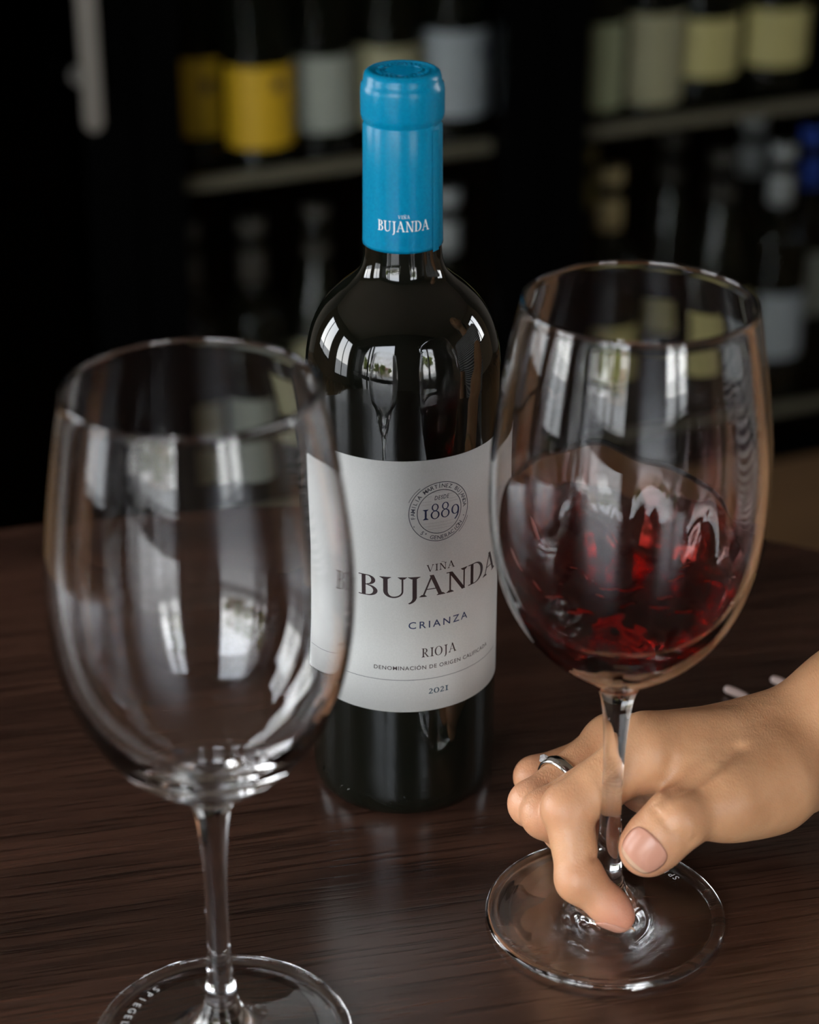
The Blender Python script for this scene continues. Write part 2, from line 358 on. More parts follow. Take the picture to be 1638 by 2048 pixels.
# embossed top of the capsule
bm = bmesh.new()
for k in range(30):
    a = k*2*math.pi/30
    M = Matrix.Translation((.0089*math.cos(a), .0089*math.sin(a), .2976)) @ Matrix.Rotation(a, 4, 'Z') @ Matrix.Diagonal((.0015, .0006 if k % 3 else .0010, .0007, 1))
    if k not in (3, 14, 22): bmesh.ops.create_cube(bm, size=1, matrix=M)
for k in range(9):
    y = -.0056+k*.0014; hw = math.sqrt(.0066**2-y*y)
    bmesh.ops.create_cube(bm, size=1, matrix=Matrix.Translation((0, y, .2975)) @ Matrix.Diagonal((2*hw*(.6 if k % 2 else 1), .0006, .0006, 1)))
me = bpy.data.meshes.new('m'); bm.to_mesh(me); bm.free()
e = link('embossed_seal', me, capm, cap, smooth=False)
link('seal_ring', lathe([(.0070, .2974), (.0070, .2978), (.0074, .2978), (.0074, .2974)], 48), capm, cap)
# capsule overlap seam (runs down the right-hand side)
bm = bmesh.new(); vs = []
for i in range(9):
    z = .2325+.0455*i/8; row = []
    for j in range(7):
        a = math.radians(47+14*j/6); r = .01525-(.0004*(z-.2325)/.0455)
        row.append(bm.verts.new((r*math.sin(a), -r*math.cos(a), z)))
    vs.append(row)
for i in range(8):
    for j in range(6): bm.faces.new((vs[i][j], vs[i][j+1], vs[i+1][j+1], vs[i+1][j]))
me = bpy.data.meshes.new('m'); bm.to_mesh(me); bm.free(); link('overlap_seam', me, capm, cap)
mm = .001; dg = math.radians
rc = .01525
w = serif_word(spread('BUJANDA', -36.3*rc*dg(1), 39.3*rc*dg(1), .06), .2418, .0040)
link('lettering', warp(w, 0, 0, rc, .0008), whiteprint, cap, smooth=False)
w = serif_word(spread('VIÑA', -6.3*rc*dg(1), 10*rc*dg(1), .2), .2468, .0013)
link('lettering', warp(w, 0, 0, .0152, .0008), whiteprint, cap, smooth=False)

# paper label
RL = .03768
def cylpatch(a0, a1, z0, z1, r, n=72, m_=4, rad=0):
    v = []; f = []
    for i in range(n+1):
        a = dg(a0+(a1-a0)*i/n); s = min(a-dg(a0), dg(a1)-a)*r
        cut = 0 if (rad == 0 or s >= rad) else rad-math.sqrt(max(0, rad*rad-(rad-s)**2))
        for j in range(m_+1):
            z = z0+cut+(z1-z0-2*cut)*j/m_; v.append((r*math.sin(a), -r*math.cos(a), z))
    for i in range(n):
        for j in range(m_):
            k = i*(m_+1)+j; f.append((k, k+m_+1, k+m_+2, k+1))
    return pyd(v, f)
me = cylpatch(-59, 104, .0508, .1600, RL, 120, 4, .0012)
lab = link('label', me, paper, bot)
so = lab.modifiers.new('thick', 'SOLIDIFY'); so.thickness = .00012; so.offset = -1
RT = RL+.00004; K = RT*dg(1)
def ink(bm, m, r=RT, sl=.0012): return link('lettering', warp(bm, 0, 0, r, sl), m, lab, smooth=False)
ink(serif_word([('B', -26.9*K, -15.0*K), ('U', -13.8*K, 2.4*K), ('J', 1.2*K, 10.2*K), ('A', 9.6*K, 25.6*K), ('N', 26.3*K, 41.2*K), ('D', 42.0*K, 55.5*K), ('A', 55.5*K, 72.2*K)], .1022, .0090), inkbrown)
ink(serif_word(spread('VIÑA', 13.8*K, 31.9*K, .12), .1130, .0029), inkbrown)
ink(fit(font_mesh('CRIANZA', 1.35), 3.2*K, 41.6*K, .0884, .0915), inkblue)
ink(serif_word(spread('RIOJA', 11*K, 33.6*K, .10), .0754, .0040), inkbrown)
ink(fit(font_mesh('DENOMINACIÓN DE ORIGEN CALIFICADA', 1.12), -17.6*K, 61.5*K, .0700, .0722), inkbrown)
ink(serif_word(spread('2021', 15.4*K, 28.3*K, .10), .0585, .0034), inkteal)
link('printed_line', cylpatch(-57, 74, .06535, .06555, RT, 90, 1), inkgrey, lab)
# seal
CX, CZ = 22*K, .1380
bm = poly_mesh(band(CX, CZ, .0124, .0124, 0, 360, .00028, .00028, 72)+band(CX, CZ, .0092, .0092, 0, 360, .00028, .00028, 64)
               + band(CX, CZ, .0133, .0133, 127, 158, .0002, .0002, 16)+band(CX, CZ, .0133, .0133, -52, -21, .0002, .0002, 16))
link('seal_rings', warp(bm, 0, 0, RT), inkgrey, lab, smooth=False)
ink(ring_text('FAMILIA MARTÍNEZ BUJANDA', CX, CZ, .0108, 189, 2, .00165), inkgrey)
ink(ring_text('5ª GENERACIÓN', CX, CZ, .0108, 229, 322, .00165, True), inkgrey)
bm = poly_mesh(rect(CX-.0101, CZ-.0055, CX-.0105, CZ-.0051)+rect(CX+.0101, CZ-.0042, CX+.0105, CZ-.0038))
link('seal_dots', warp(bm, 0, 0, RT), inkgrey, lab, smooth=False)
ink(serif_word([('1', 11.4*K, 15.0*K), ('8', 16.0*K, 21.6*K), ('8', 22.3*K, 28.0*K), ('9', 29.0*K, 34.4*K)], .1352, .0064), inkblue)
ink(fit(font_mesh('DESDE', 1.15, .2), 18.4*K, 27.6*K, .1431, .1448), inkgrey)
pl = []
for z in (.1462, .1447, .1427, .1415):
    hw = math.sqrt(.0090**2-(z-CZ)**2)*.92; pl += rect(CX-hw, z, CX-(.0035 if z < .145 else 0), z+.0001)+rect(CX+(.0035 if z < .145 else 0), z, CX+hw, z+.0001)
for z in (.1335, .1322, .1310):
    hw = math.sqrt(.0090**2-(z-CZ)**2)*.88; pl += rect(CX-hw, z, CX+hw, z+.0001)
link('seal_lines', warp(poly_mesh(pl), 0, 0, RT), inkpale, lab, smooth=False)
# raised marks near the base of the bottle
bm = bmesh.new()
for a, zz, kind in ((-42, .0095, 't'), (-36, .0095, 't'), (-24, .0092, 'd'), (-5, .0095, '1'), (0, .0095, 'b'), (2.5, .0088, 'd'), (-56, .011, 'd'), (-61, .012, 'b')):
    aa = dg(a); M = Matrix.Translation((.0375*math.sin(aa), -.0375*math.cos(aa), zz)) @ Matrix.Rotation(aa, 4, 'Z')
    if kind == 't': bmesh.ops.create_cone(bm, segments=3, radius1=.0011, radius2=.0003, depth=.0009, matrix=M @ Matrix.Rotation(math.radians(90), 4, 'X') @ Matrix.Rotation(math.radians(90), 4, 'Z'))
    elif kind == 'd': bmesh.ops.create_uvsphere(bm, u_segments=8, v_segments=6, radius=.0006, matrix=M)
    else: bmesh.ops.create_cube(bm, size=1, matrix=M @ Matrix.Rotation(.35 if kind == 'b' else 0, 4, 'Y') @ Matrix.Diagonal((.0006, .0007, .0022, 1)))
me = bpy.data.meshes.new('m'); bm.to_mesh(me); bm.free(); link('raised_marks', me, blackglass, bg, smooth=False)

# ------------------------------------------------------------------ stemmed glasses
foot_stem = [(0, .0016), (.020, .0014), (.038, .0005), (.0425, .0), (.0440, .0003), (.0450, .0012), (.0452, .0022), (.0445, .0032), (.0430, .0036), (.0414, .0033), (.0404, .0027), (.0380, .0027), (.034, .0030), (.024, .0045), (.0150, .0070), (.0092, .0115), (.0062, .0180), (.0047, .028),
    (.0041, .040), (.0038, .055), (.0039, .070), (.0044, .082), (.0052, .0915), (.0062, .0975), (.0080, .1020)]
bowl_out = [(.0122, .1065), (.0194, .1118), (.0275, .1186), (.0350, .1275), (.0410, .1385), (.0451, .1510), (.0474, .1650), (.0481, .1800), (.0475, .1950), (.0455, .2120), (.0424, .2310), (.0390, .2478)]
rim = [(.0388, .2484), (.0381, .2489), (.0375, .2484)]
bowl_in = [(.0376, .2470), (.0412, .2310), (.0444, .2120), (.0464, .1950), (.0469, .1800), (.0460, .1650), (.0434, .1515), (.0388, .1395), (.0320, .1292), (.0238, .1212), (.0152, .1158), (.0076, .1132), (0, .1124)]
gprof = catmull(foot_stem[9:]+bowl_out, 5); gprof = foot_stem[:9]+gprof+rim+catmull(bowl_in, 5)
gme = lathe(gprof, 160); gme.name = 'wine_glass'
etch = mat('frosted_etching', (.75, .75, .75), .5)
def etched(parent, a0, a1):
    w = ring_text('SPIEGELAU', 0, 0, .0352, a0, a1, .0028, True)
    for v in w.verts: v.co.z = .00335+max(0, (.038-math.hypot(v.co.x, v.co.y)))*.05
    me = bpy.data.meshes.new('m'); w.to_mesh(me); w.free(); link('etched_lettering', me, etch, parent, smooth=False)
LG, RG = (-.0649, .5886), (.0739, .6595)
g1 = thing('wine_glass', 'empty stemmed wine glass at the left front with etched foot', 'wine glass', (*LG, T))
b1 = link('glass_body', gme, glass, g1); etched(b1, 137, 182)
g2 = thing('wine_glass', 'stemmed wine glass holding red wine, gripped by fingers on the right', 'wine glass', (*RG, T))
g2.rotation_euler = (0, math.radians(.35), 0)
b2 = link('glass_body', gme, None, g2)
etched(b2, 35, 68)

# wine: climbs the far and left wall of the bowl, low at the front
zi = np.array([p[1] for p in bowl_in[::-1]]); ri = np.array([p[0] for p in bowl_in[::-1]])
fine = catmull(bowl_in[::-1], 8); zi = np.array([p[1] for p in fine]); ri = np.array([p[0] for p in fine])
def rin(z): return np.interp(z, zi, ri)+.00006
def hwall(a):
    d = a-math.radians(105)
    return .1520+.0250*math.cos(d)+.0020*math.sin(3*a+.7)+.0012*math.sin(7*a+1.9)+.0007*math.sin(12*a)
nA, nW, nS = 144, 36, 44; v = [(0, 0, .11234)]; f = []
for j in range(1, nW+1):
    for k in range(nA):
        a = 2*math.pi*k/nA; h = hwall(a); z = .1124+(h-.1124)*(j/nW)**1.6; r = rin(z); v.append((r*math.cos(a), r*math.sin(a), z))
for j in range(1, nS+1):
    q = 1-(j/nS)**1.7
    for k in range(nA):
        a = 2*math.pi*k/nA; h = hwall(a); R0 = rin(h)
        r = R0*q
        zc = .1330
        z = zc+(h-zc)*(.54*q**2.6+.46*q**15)
        env = min(1, q*4)*min(1, (1-q)*9)
        x, y = r*math.cos(a), r*math.sin(a)
        z += env*1.5*(.0016*math.sin(230*x+90*y+1.0)*math.cos(170*y-60*x)+.0005*math.sin(480*x-260*y)+.0003*math.sin(620*y+300*x+2)+.00012*math.sin(1100*x+700*y))
        z += .0035*math.exp(-((x-.012)**2+(y-.006)**2)/.00012)
        if j == nS: continue
        v.append((r*math.cos(a), r*math.sin(a), z))
v.append((0, 0, .1338))
idx = lambda j, k: 1+(j-1)*nA+k % nA
tot = nW+nS-1
for k in range(nA): f.append((0, idx(1, k+1), idx(1, k)))
for j in range(1, tot):
    for k in range(nA): f.append((idx(j, k), idx(j, k+1), idx(j+1, k+1), idx(j+1, k)))
for k in range(nA): f.append((idx(tot, k), idx(tot, k+1), len(v)-1))
wine = link('red_wine', pyd(v, f), winem, None)
wine.location = (*RG, T); wine.rotation_euler = g2.rotation_euler
tag(wine, 'dark red wine swirling up the wall of the held glass', 'wine')

# ------------------------------------------------------------------ wine coolers and their bottles
ANG = 0.41445; A0 = Vector((-.23064, 2.03884, 0)); U = Vector((math.cos(ANG), math.sin(ANG), 0)); Nn = Vector((-math.sin(ANG), math.cos(ANG), 0))
plinthm = mat('wooden_plinth', rough=.5); noise_color(plinthm, (.055, .027, .008), (.08, .040, .013), 9, stretch=(.2, 1, 3))
def cooler(s0, s1, lab, pane, lit=True):
    """front plane at local y=0, interior behind it"""
    c = thing('wine_cooler', lab, 'wine cooler', tuple(A0+U*s0), ANG); w = s1-s0; D = .50; H = 1.75; f = .045
    link('cabinet_body', boxes([(0, .0, 0, .02, D, H), (w-.02, .0, 0, w, D, H), (.02, D-.02, .05, w-.02, D, H), (.02, 0, H-.03, w-.02, D-.02, H), (.02, 0, 0, w-.02, D-.02, .12)]), black, c, smooth=False)
    df = link('door_frame', boxes([(0, -.035, .175, f, -.002, H), (w-f, -.035, .175, w, -.002, H), (f, -.035, .175, w-f, -.002, .19), (f, -.035, H-.06, w-f, -.002, H)]), black, c, smooth=False)
    link('door_pane', boxes([(f, -.022, .19, w-f, -.018, H-.06)]), pane, df, smooth=False)
    link('plinth', boxes([(0, -.034, 0, w, -.001, .172)]), plinthm, c, smooth=False)
    for z in (.222, .592, .962, 1.33):
        link('shelf', boxes([(.022, .012, z-.006, w-.022, D-.03, z)]), black, c, smooth=False)
        link('shelf_rail', boxes([(.022, .004, z-.009, w-.022, .012, z+.003)]), shelfm if lit else black, c, smooth=False)
    return c
def handle(c, x):
    bm = bmesh.new()
    bmesh.ops.create_cylinder if False else None
    n = 10; pts = []
    hw = .0088; z0, z1 = .680, 1.35
    out = [(hw*math.cos(math.pi+math.pi*k/n), z0+hw+hw*math.sin(math.pi+math.pi*k/n)) for k in range(n+1)]+[(hw*math.cos(math.pi*k/n), z1-hw+hw*math.sin(math.pi*k/n)) for k in range(n+1)]
    lo = [bm.verts.new((x+a, -.082, z)) for a, z in out]; hi = [bm.verts.new((x+a, -.072, z)) for a, z in out]
    bm.faces.new(lo); bm.faces.new(hi[::-1])
    for k in range(len(out)): bm.faces.new((lo[k], hi[k], hi[(k+1) % len(out)], lo[(k+1) % len(out)]))
    bmesh.ops.recalc_face_normals(bm, faces=bm.faces)
    bmesh.ops.bevel(bm, geom=[e for e in bm.edges if abs(e.verts[0].co.y-e.verts[1].co.y) < 1e-6], offset=.002, segments=2, affect='EDGES')
    me = bpy.data.meshes.new('m'); bm.to_mesh(me); bm.free(); h = link('handle', me, steel, c, smooth=False)
    for z in (.722, 1.30):
        bm = bmesh.new(); bmesh.ops.create_cone(bm, cap_ends=True, segments=20, radius1=.009, radius2=.006, depth=.040, matrix=Matrix.Translation((x, -.053, z)) @ Matrix.Rotation(math.radians(90), 4, 'X'))
        me = bpy.data.meshes.new('m'); bm.to_mesh(me); bm.free(); link('bracket', me, steel, h, smooth=False)
c1 = cooler(-.52, -.049, 'dark closed wine cooler at the far left with tinted door and steel bar handle', pane_dark, False)
handle(c1, -.099+.52+.0)
c2 = cooler(-.045, .390, 'middle wine cooler behind the blue capped bottle', pane_cool)
c3 = cooler(.394, .90, 'wine cooler at the right behind the held glass', pane_cool)

bgglass = mat('dark_green_bottle_glass', (.003, .0035, .002), .09, spec=.22)
def pap(n, c): m = mat(n, c, .6); return m
yel = pap('yellow_paper', (.50, .29, .003)); whi = pap('white_paper', (.25, .26, .23)); whi2 = pap('cool_white_paper', (.27, .29, .32)); cre = pap('cream_paper', (.42, .36, .15)); ivo = pap('ivory_paper', (.27, .245, .15)); oli = pap('sage_paper', (.21, .22, .13))
greyf = pap('grey_foil', (.28, .29, .30)); tanf = pap('tan_foil', (.28, .21, .10)); bluf = pap('blue_foil', (.01, .05, .35)); darkf = pap('dark_foil', (.03, .025, .02)); olif = pap('olive_foil', (.12, .09, .01))
PR = {'bordeaux': [(0, 0), (.034, 0), (.037, .004), (.0375, .15), (.0375, .19), (.034, .202), (.024, .214), (.0165, .224), (.0145, .235), (.014, .30), (0, .30)],
      'burgundy': [(0, 0), (.036, 0), (.040, .004), (.0405, .10), (.0405, .145), (.037, .17), (.029, .20), (.020, .228), (.0150, .25), (.0145, .30), (0, .30)]}
PM = {k: lathe(catmull(p, 3), 40) for k, p in PR.items()}
def prad(kind, z):
    p = PR[kind]; zz = [a[1] for a in p[1:-1]]; rr = [a[0] for a in p[1:-1]]; return float(np.interp(z, zz, rr))
cache = {}
def cellar_bottle(s, d, zb, kind, pm, l0, l1, wid, fm, lab, group, turn=0, emb=None):
    p = A0+U*s+Nn*d; t = thing('cellar_bottle', lab, 'bottle', (p.x, p.y, zb), ANG+turn, group)
    o = bpy.data.objects.new('glass_body', PM[kind]); COL.objects.link(o); o.parent = t
    if not PM[kind].materials: PM[kind].materials.append(bgglass); PM[kind].shade_smooth()
    if pm:
        rr = prad(kind, .06)+.0006
        lo = link('paper_label', cylpatch(-wid/2, wid/2, l0, l1, rr, 24, 2), pm, t)
        if emb: link('printed_emblem', cylpatch(emb[0]-9, emb[0]+9, emb[1]-.006, emb[1]+.006, rr+.0003, 4, 1), inkgrey if pm is not yel else inkbrown, lo)
    if fm: link('capsule', lathe([(.0152, .232), (.0153, .232), (.0152, .25), (.0148, .285), (.0152, .286), (.0152, .301), (.0147, .3025), (0, .3025)], 24), fm, t)
UP, LO = .5965, .2265
GU, GL, HU, HL = 'bottles on the upper shelf of the middle cooler', 'bottles on the lower shelf of the middle cooler', 'bottles on the upper shelf of the right cooler', 'bottles on the lower shelf of the right cooler'
cellar_bottle(.062, .112, UP, 'bordeaux', yel, .018, .098, 150, darkf, 'dark bottle with yellow label, leftmost on the upper cooler shelf', GU, emb=(0, .07))
cellar_bottle(.105, .048, UP, 'bordeaux', yel, .018, .100, 150, darkf, 'dark bottle with brighter yellow label, beside the leftmost yellow one', GU, emb=(14, .082))
cellar_bottle(.184, .075, UP, 'bordeaux', whi, .018, .096, 180, darkf, 'dark bottle with plain greyish white label, right of the yellow labels', GU)
cellar_bottle(.261, .075, UP, 'bordeaux', ivo, .014, .098, 180, darkf, 'dark bottle with ivory label directly behind the blue capsule', GU)
cellar_bottle(.334, .070, UP, 'bordeaux', whi2, .018, .108, 180, darkf, 'dark bottle with tall cool white label, right of the blue capsule', GU, emb=(30, .085))
cellar_bottle(.487, .050, UP, 'bordeaux', oli, .013, .105, 75, darkf, 'dark bottle with narrow sage label, leftmost in the right cooler', HU)
cellar_bottle(.563, .060, UP, 'bordeaux', cre if 0 else ivo, .008, .106, 130, darkf, 'dark bottle with tall ivory label, second in the right cooler', HU)
cellar_bottle(.636, .070, UP, 'burgundy', cre, .028, .092, 150, darkf, 'dark bottle with short cream label, third in the right cooler', HU)
cellar_bottle(.726, .070, UP, 'burgundy', cre, .031, .094, 150, darkf, 'dark bottle with short cream label, fourth in the right cooler', HU)
# lower shelf
for s, d, kind, pm, l0, l1, wid, fm, lab in [
    (.030, .07, 'bordeaux', ivo, .035, .118, 100, darkf, 'bottle with dull ivory label low in the middle cooler, seen through the empty glass'),
    (.098, .06, 'bordeaux', whi, .030, .122, 120, darkf, 'bottle with whitish label low in the middle cooler, seen through the empty glass'),
    (.175, .07, 'burgundy', ivo, .085, .160, 120, darkf, 'dark bottle low in the middle cooler, left of the main bottle shoulder'),
    (.250, .07, 'bordeaux', None, 0, 0, 0, darkf, 'plain dark bottle low in the middle cooler behind the main bottle'),
    (.325, .065, 'bordeaux', None, 0, 0, 0, greyf, 'dark bottle with grey foil top, right of the blue capsule below the shelf')]:
    cellar_bottle(s, d, LO, kind, pm, l0, l1, wid, fm, lab, GL)
for s, d, kind, pm, l0, l1, wid, fm, lab, dz in [
    (.532, .14, 'bordeaux', None, 0, 0, 0, olif, 'dark bottle with dull olive foil top, leftmost below the right shelf', .0),
    (.522, .06, 'bordeaux', cre, .080, .130, 130, tanf, 'dark bottle with tan foil top and cream label in the right cooler', -.02),
    (.651, .145, 'burgundy', cre, .075, .135, 130, darkf, 'dark bottle with cream label behind the rim of the held glass', -.02),
    (.668, .06, 'burgundy', cre, .070, .140, 110, darkf, 'dark bottle with cream label behind the right rim of the held glass', -.02),
    (.777, .17, 'bordeaux', None, 0, 0, 0, greyf, 'dark bottle with grey foil top standing behind another, right cooler', .0),
    (.748, .06, 'bordeaux', whi2, .050, .130, 110, greyf, 'dark bottle with pale grey foil top and white label, right cooler', -.035),
    (.815, .10, 'bordeaux', whi, .080, .160, 120, bluf, 'dark bottle with blue foil top at the right edge', -.0)]:
    cellar_bottle(s, d, LO, kind, pm, l0, l1, wid, fm, lab, HL)

# ------------------------------------------------------------------ two small pale rods on the table behind the wrist
pink = mat('pale_pink_plastic', (.52, .40, .37), .4)
def rod(p, ang, tilt, lab):
    o = link('pale_rod', lathe(catmull([(0, -.0005), (.0010, 0), (.0017, .0012), (.0019, .005), (.0016, .010), (.0010, .0128), (.0009, .0135), (.0014, .0142), (.0016, .0152), (.0012, .0164), (.0009, .0172), (.0009, .0245), (0, .025)], 4), 20), pink)
    o.location = p; o.rotation_euler = (0, math.radians(90+tilt), ang); tag(o, lab, 'stick')
rod((.1405, .8215, T+.0026), math.radians(-43), -2, 'pale pinkish rod with a beaded neck lying on the table behind the wrist')
rod((.1625, .8300, T+.0026), math.radians(-43), -2, 'pale pinkish rod half hidden behind the forearm, further right')

# ------------------------------------------------------------------ the person holding the glass (one continuous body grown from a distance field)
def axis_grid(lo, f0, f1, hi, fine, coarse):
    a = np.arange(f0, f1, fine); n1 = max(1, int((f0-lo)/coarse)); n2 = max(1, int((hi-f1)/coarse))
    return np.concatenate([np.linspace(lo, f0, n1+1)[:-1], a, np.linspace(a[-1]+fine, hi, n2+1)])
class Field:
    def __init__(s, gx, gy, gz):
        s.g = (gx, gy, gz); s.F = np.full((len(gx), len(gy), len(gz)), .5, np.float32); s.prims = []
    def cap(s, A, B, ra, rb, k, kfun=None, F=None):
        F = s.F if F is None else F
        A = np.array(A, np.float32); B = np.array(B, np.float32); pad = max(ra, rb)+max(k, .012)+.006
        lo = np.minimum(A, B)-pad; hi = np.maximum(A, B)+pad
        sl = tuple(slice(max(0, np.searchsorted(g, lo[i])-1), np.searchsorted(g, hi[i])+1) for i, g in enumerate(s.g))
        X = s.g[0][sl[0]][:, None, None].astype(np.float32); Y = s.g[1][sl[1]][None, :, None].astype(np.float32); Z = s.g[2][sl[2]][None, None, :].astype(np.float32)
        d = B-A; L = float(d@d)+1e-12
        t = np.clip(((X-A[0])*d[0]+(Y-A[1])*d[1]+(Z-A[2])*d[2])/L, 0, 1)
        q = np.sqrt((X-A[0]-t*d[0])**2+(Y-A[1]-t*d[1])**2+(Z-A[2]-t*d[2])**2)-(ra+(rb-ra)*t)
        if kfun is not None:
            c, k1, w = kfun; D2 = (X-c[0])**2+(Y-c[1])**2+(Z-c[2])**2; k = k+k1*np.exp(-D2/w**2)
        f = F[sl]; h = np.maximum(k-np.abs(f-q), 0)/k; F[sl] = np.minimum(f, q)-h*h*k*.25
    def ell(s, C, R, k):
        C = np.array(C); R = np.array(R); pad = k+.02; lo = C-R-pad; hi = C+R+pad
        sl = tuple(slice(max(0, np.searchsorted(g, lo[i])-1), np.searchsorted(g, hi[i])+1) for i, g in enumerate(s.g))
        X = ((s.g[0][sl[0]]-C[0]))[:, None, None]; Y = ((s.g[1][sl[1]]-C[1]))[None, :, None]; Z = ((s.g[2][sl[2]]-C[2]))[None, None, :]
        k0 = np.sqrt((X/R[0])**2+(Y/R[1])**2+(Z/R[2])**2); k1 = np.sqrt((X/R[0]**2)**2+(Y/R[1]**2)**2+(Z/R[2]**2)**2)+1e-9
        q = (k0*(k0-1)/k1).astype(np.float32); f = s.F[sl]; h = np.maximum(k-np.abs(f-q), 0)/k; s.F[sl] = np.minimum(f, q)-h*h*k*.25
    def mesh(s):
        F = s.F; gx, gy, gz = s.g; S_ = F < 0
        nx, ny, nz = F.shape
        cnt = np.zeros((nx-1, ny-1, nz-1), np.int8)
        for a in (0, 1):
            for b in (0, 1):
                for c in (0, 1): cnt += S_[a:nx-1+a, b:ny-1+b, c:nz-1+c]
        act = np.argwhere((cnt > 0) & (cnt < 8)); i, j, k = act.T
        acc = np.zeros((len(act), 3)); num = np.zeros(len(act)); G = [gx, gy, gz]
        for ax in range(3):
            o1, o2 = [q for q in range(3) if q != ax]
            for u in (0, 1):
                for v in (0, 1):
                    p0 = act.copy(); p0[:, o1] += u; p0[:, o2] += v; p1 = p0.copy(); p1[:, ax] += 1
                    f0 = F[tuple(p0.T)]; f1 = F[tuple(p1.T)]; m_ = (f0 < 0) != (f1 < 0)
                    t = np.where(m_, f0/np.where(m_, f0-f1, 1), 0)
                    c = np.stack([G[q][p0[:, q]] for q in range(3)], 1).astype(float)
                    c[:, ax] += t*(G[ax][p1[:, ax]]-G[ax][p0[:, ax]])
                    acc += c*m_[:, None]; num += m_
        V = acc/num[:, None]; ids = np.full(cnt.shape, -1, np.int64); ids[i, j, k] = np.arange(len(act)); Q = []
        for ax in range(3):
            sl0 = [slice(1, -1)]*3; sl0[ax] = slice(0, -1); sl1 = list(sl0); sl1[ax] = slice(1, None)
            a0 = S_[tuple(sl0)]; a1 = S_[tuple(sl1)]
            e = np.argwhere(a0 != a1); 
            if not len(e): continue
            inside = a0[tuple(e.T)]; base = e.copy(); o1, o2 = [(ax+1) % 3, (ax+2) % 3]; base[:, o1] += 1; base[:, o2] += 1
            def g(d1, d2):
                p = base.copy(); p[:, o1] += d1; p[:, o2] += d2; return ids[tuple(p.T)]
            q = np.stack([g(-1, -1), g(0, -1), g(0, 0), g(-1, 0)], 1); q[~inside] = q[~inside][:, ::-1]; Q.append(q)
        return V, np.concatenate(Q)
J = {'iM': (.0883, .6811, .8097), 'iP': (.0586, .6641, .7959), 'iD': (.0628, .6500, .7745), 'iT': (.0780, .6434, .7622),
     'mM': (.0883, .6970, .7970), 'mP': (.0516, .6758, .7856), 'mD': (.0652, .6795, .7707), 'mT': (.0744, .6835, .7741),
     'rM': (.0800, .7170, .7905), 'rP': (.0467, .6865, .7830), 'rD': (.0605, .6926, .7660), 'rT': (.0723, .6947, .7665),
     'lM': (.0780, .7260, .7790), 'lP': (.0494, .7140, .7770), 'lD': (.0577, .7098, .7645), 'lT': (.0676, .7080, .7620),
     'tC': (.1352, .6808, .7958), 'tM': (.1173, .6656, .7988), 'tI': (.0974, .6532, .7985), 'tT': (.0863, .6492, .7880),
     'W': (.1482, .7040, .7965), 'E': (.360, .790, .915)}
J = {k: np.array(v) for k, v in J.items()}
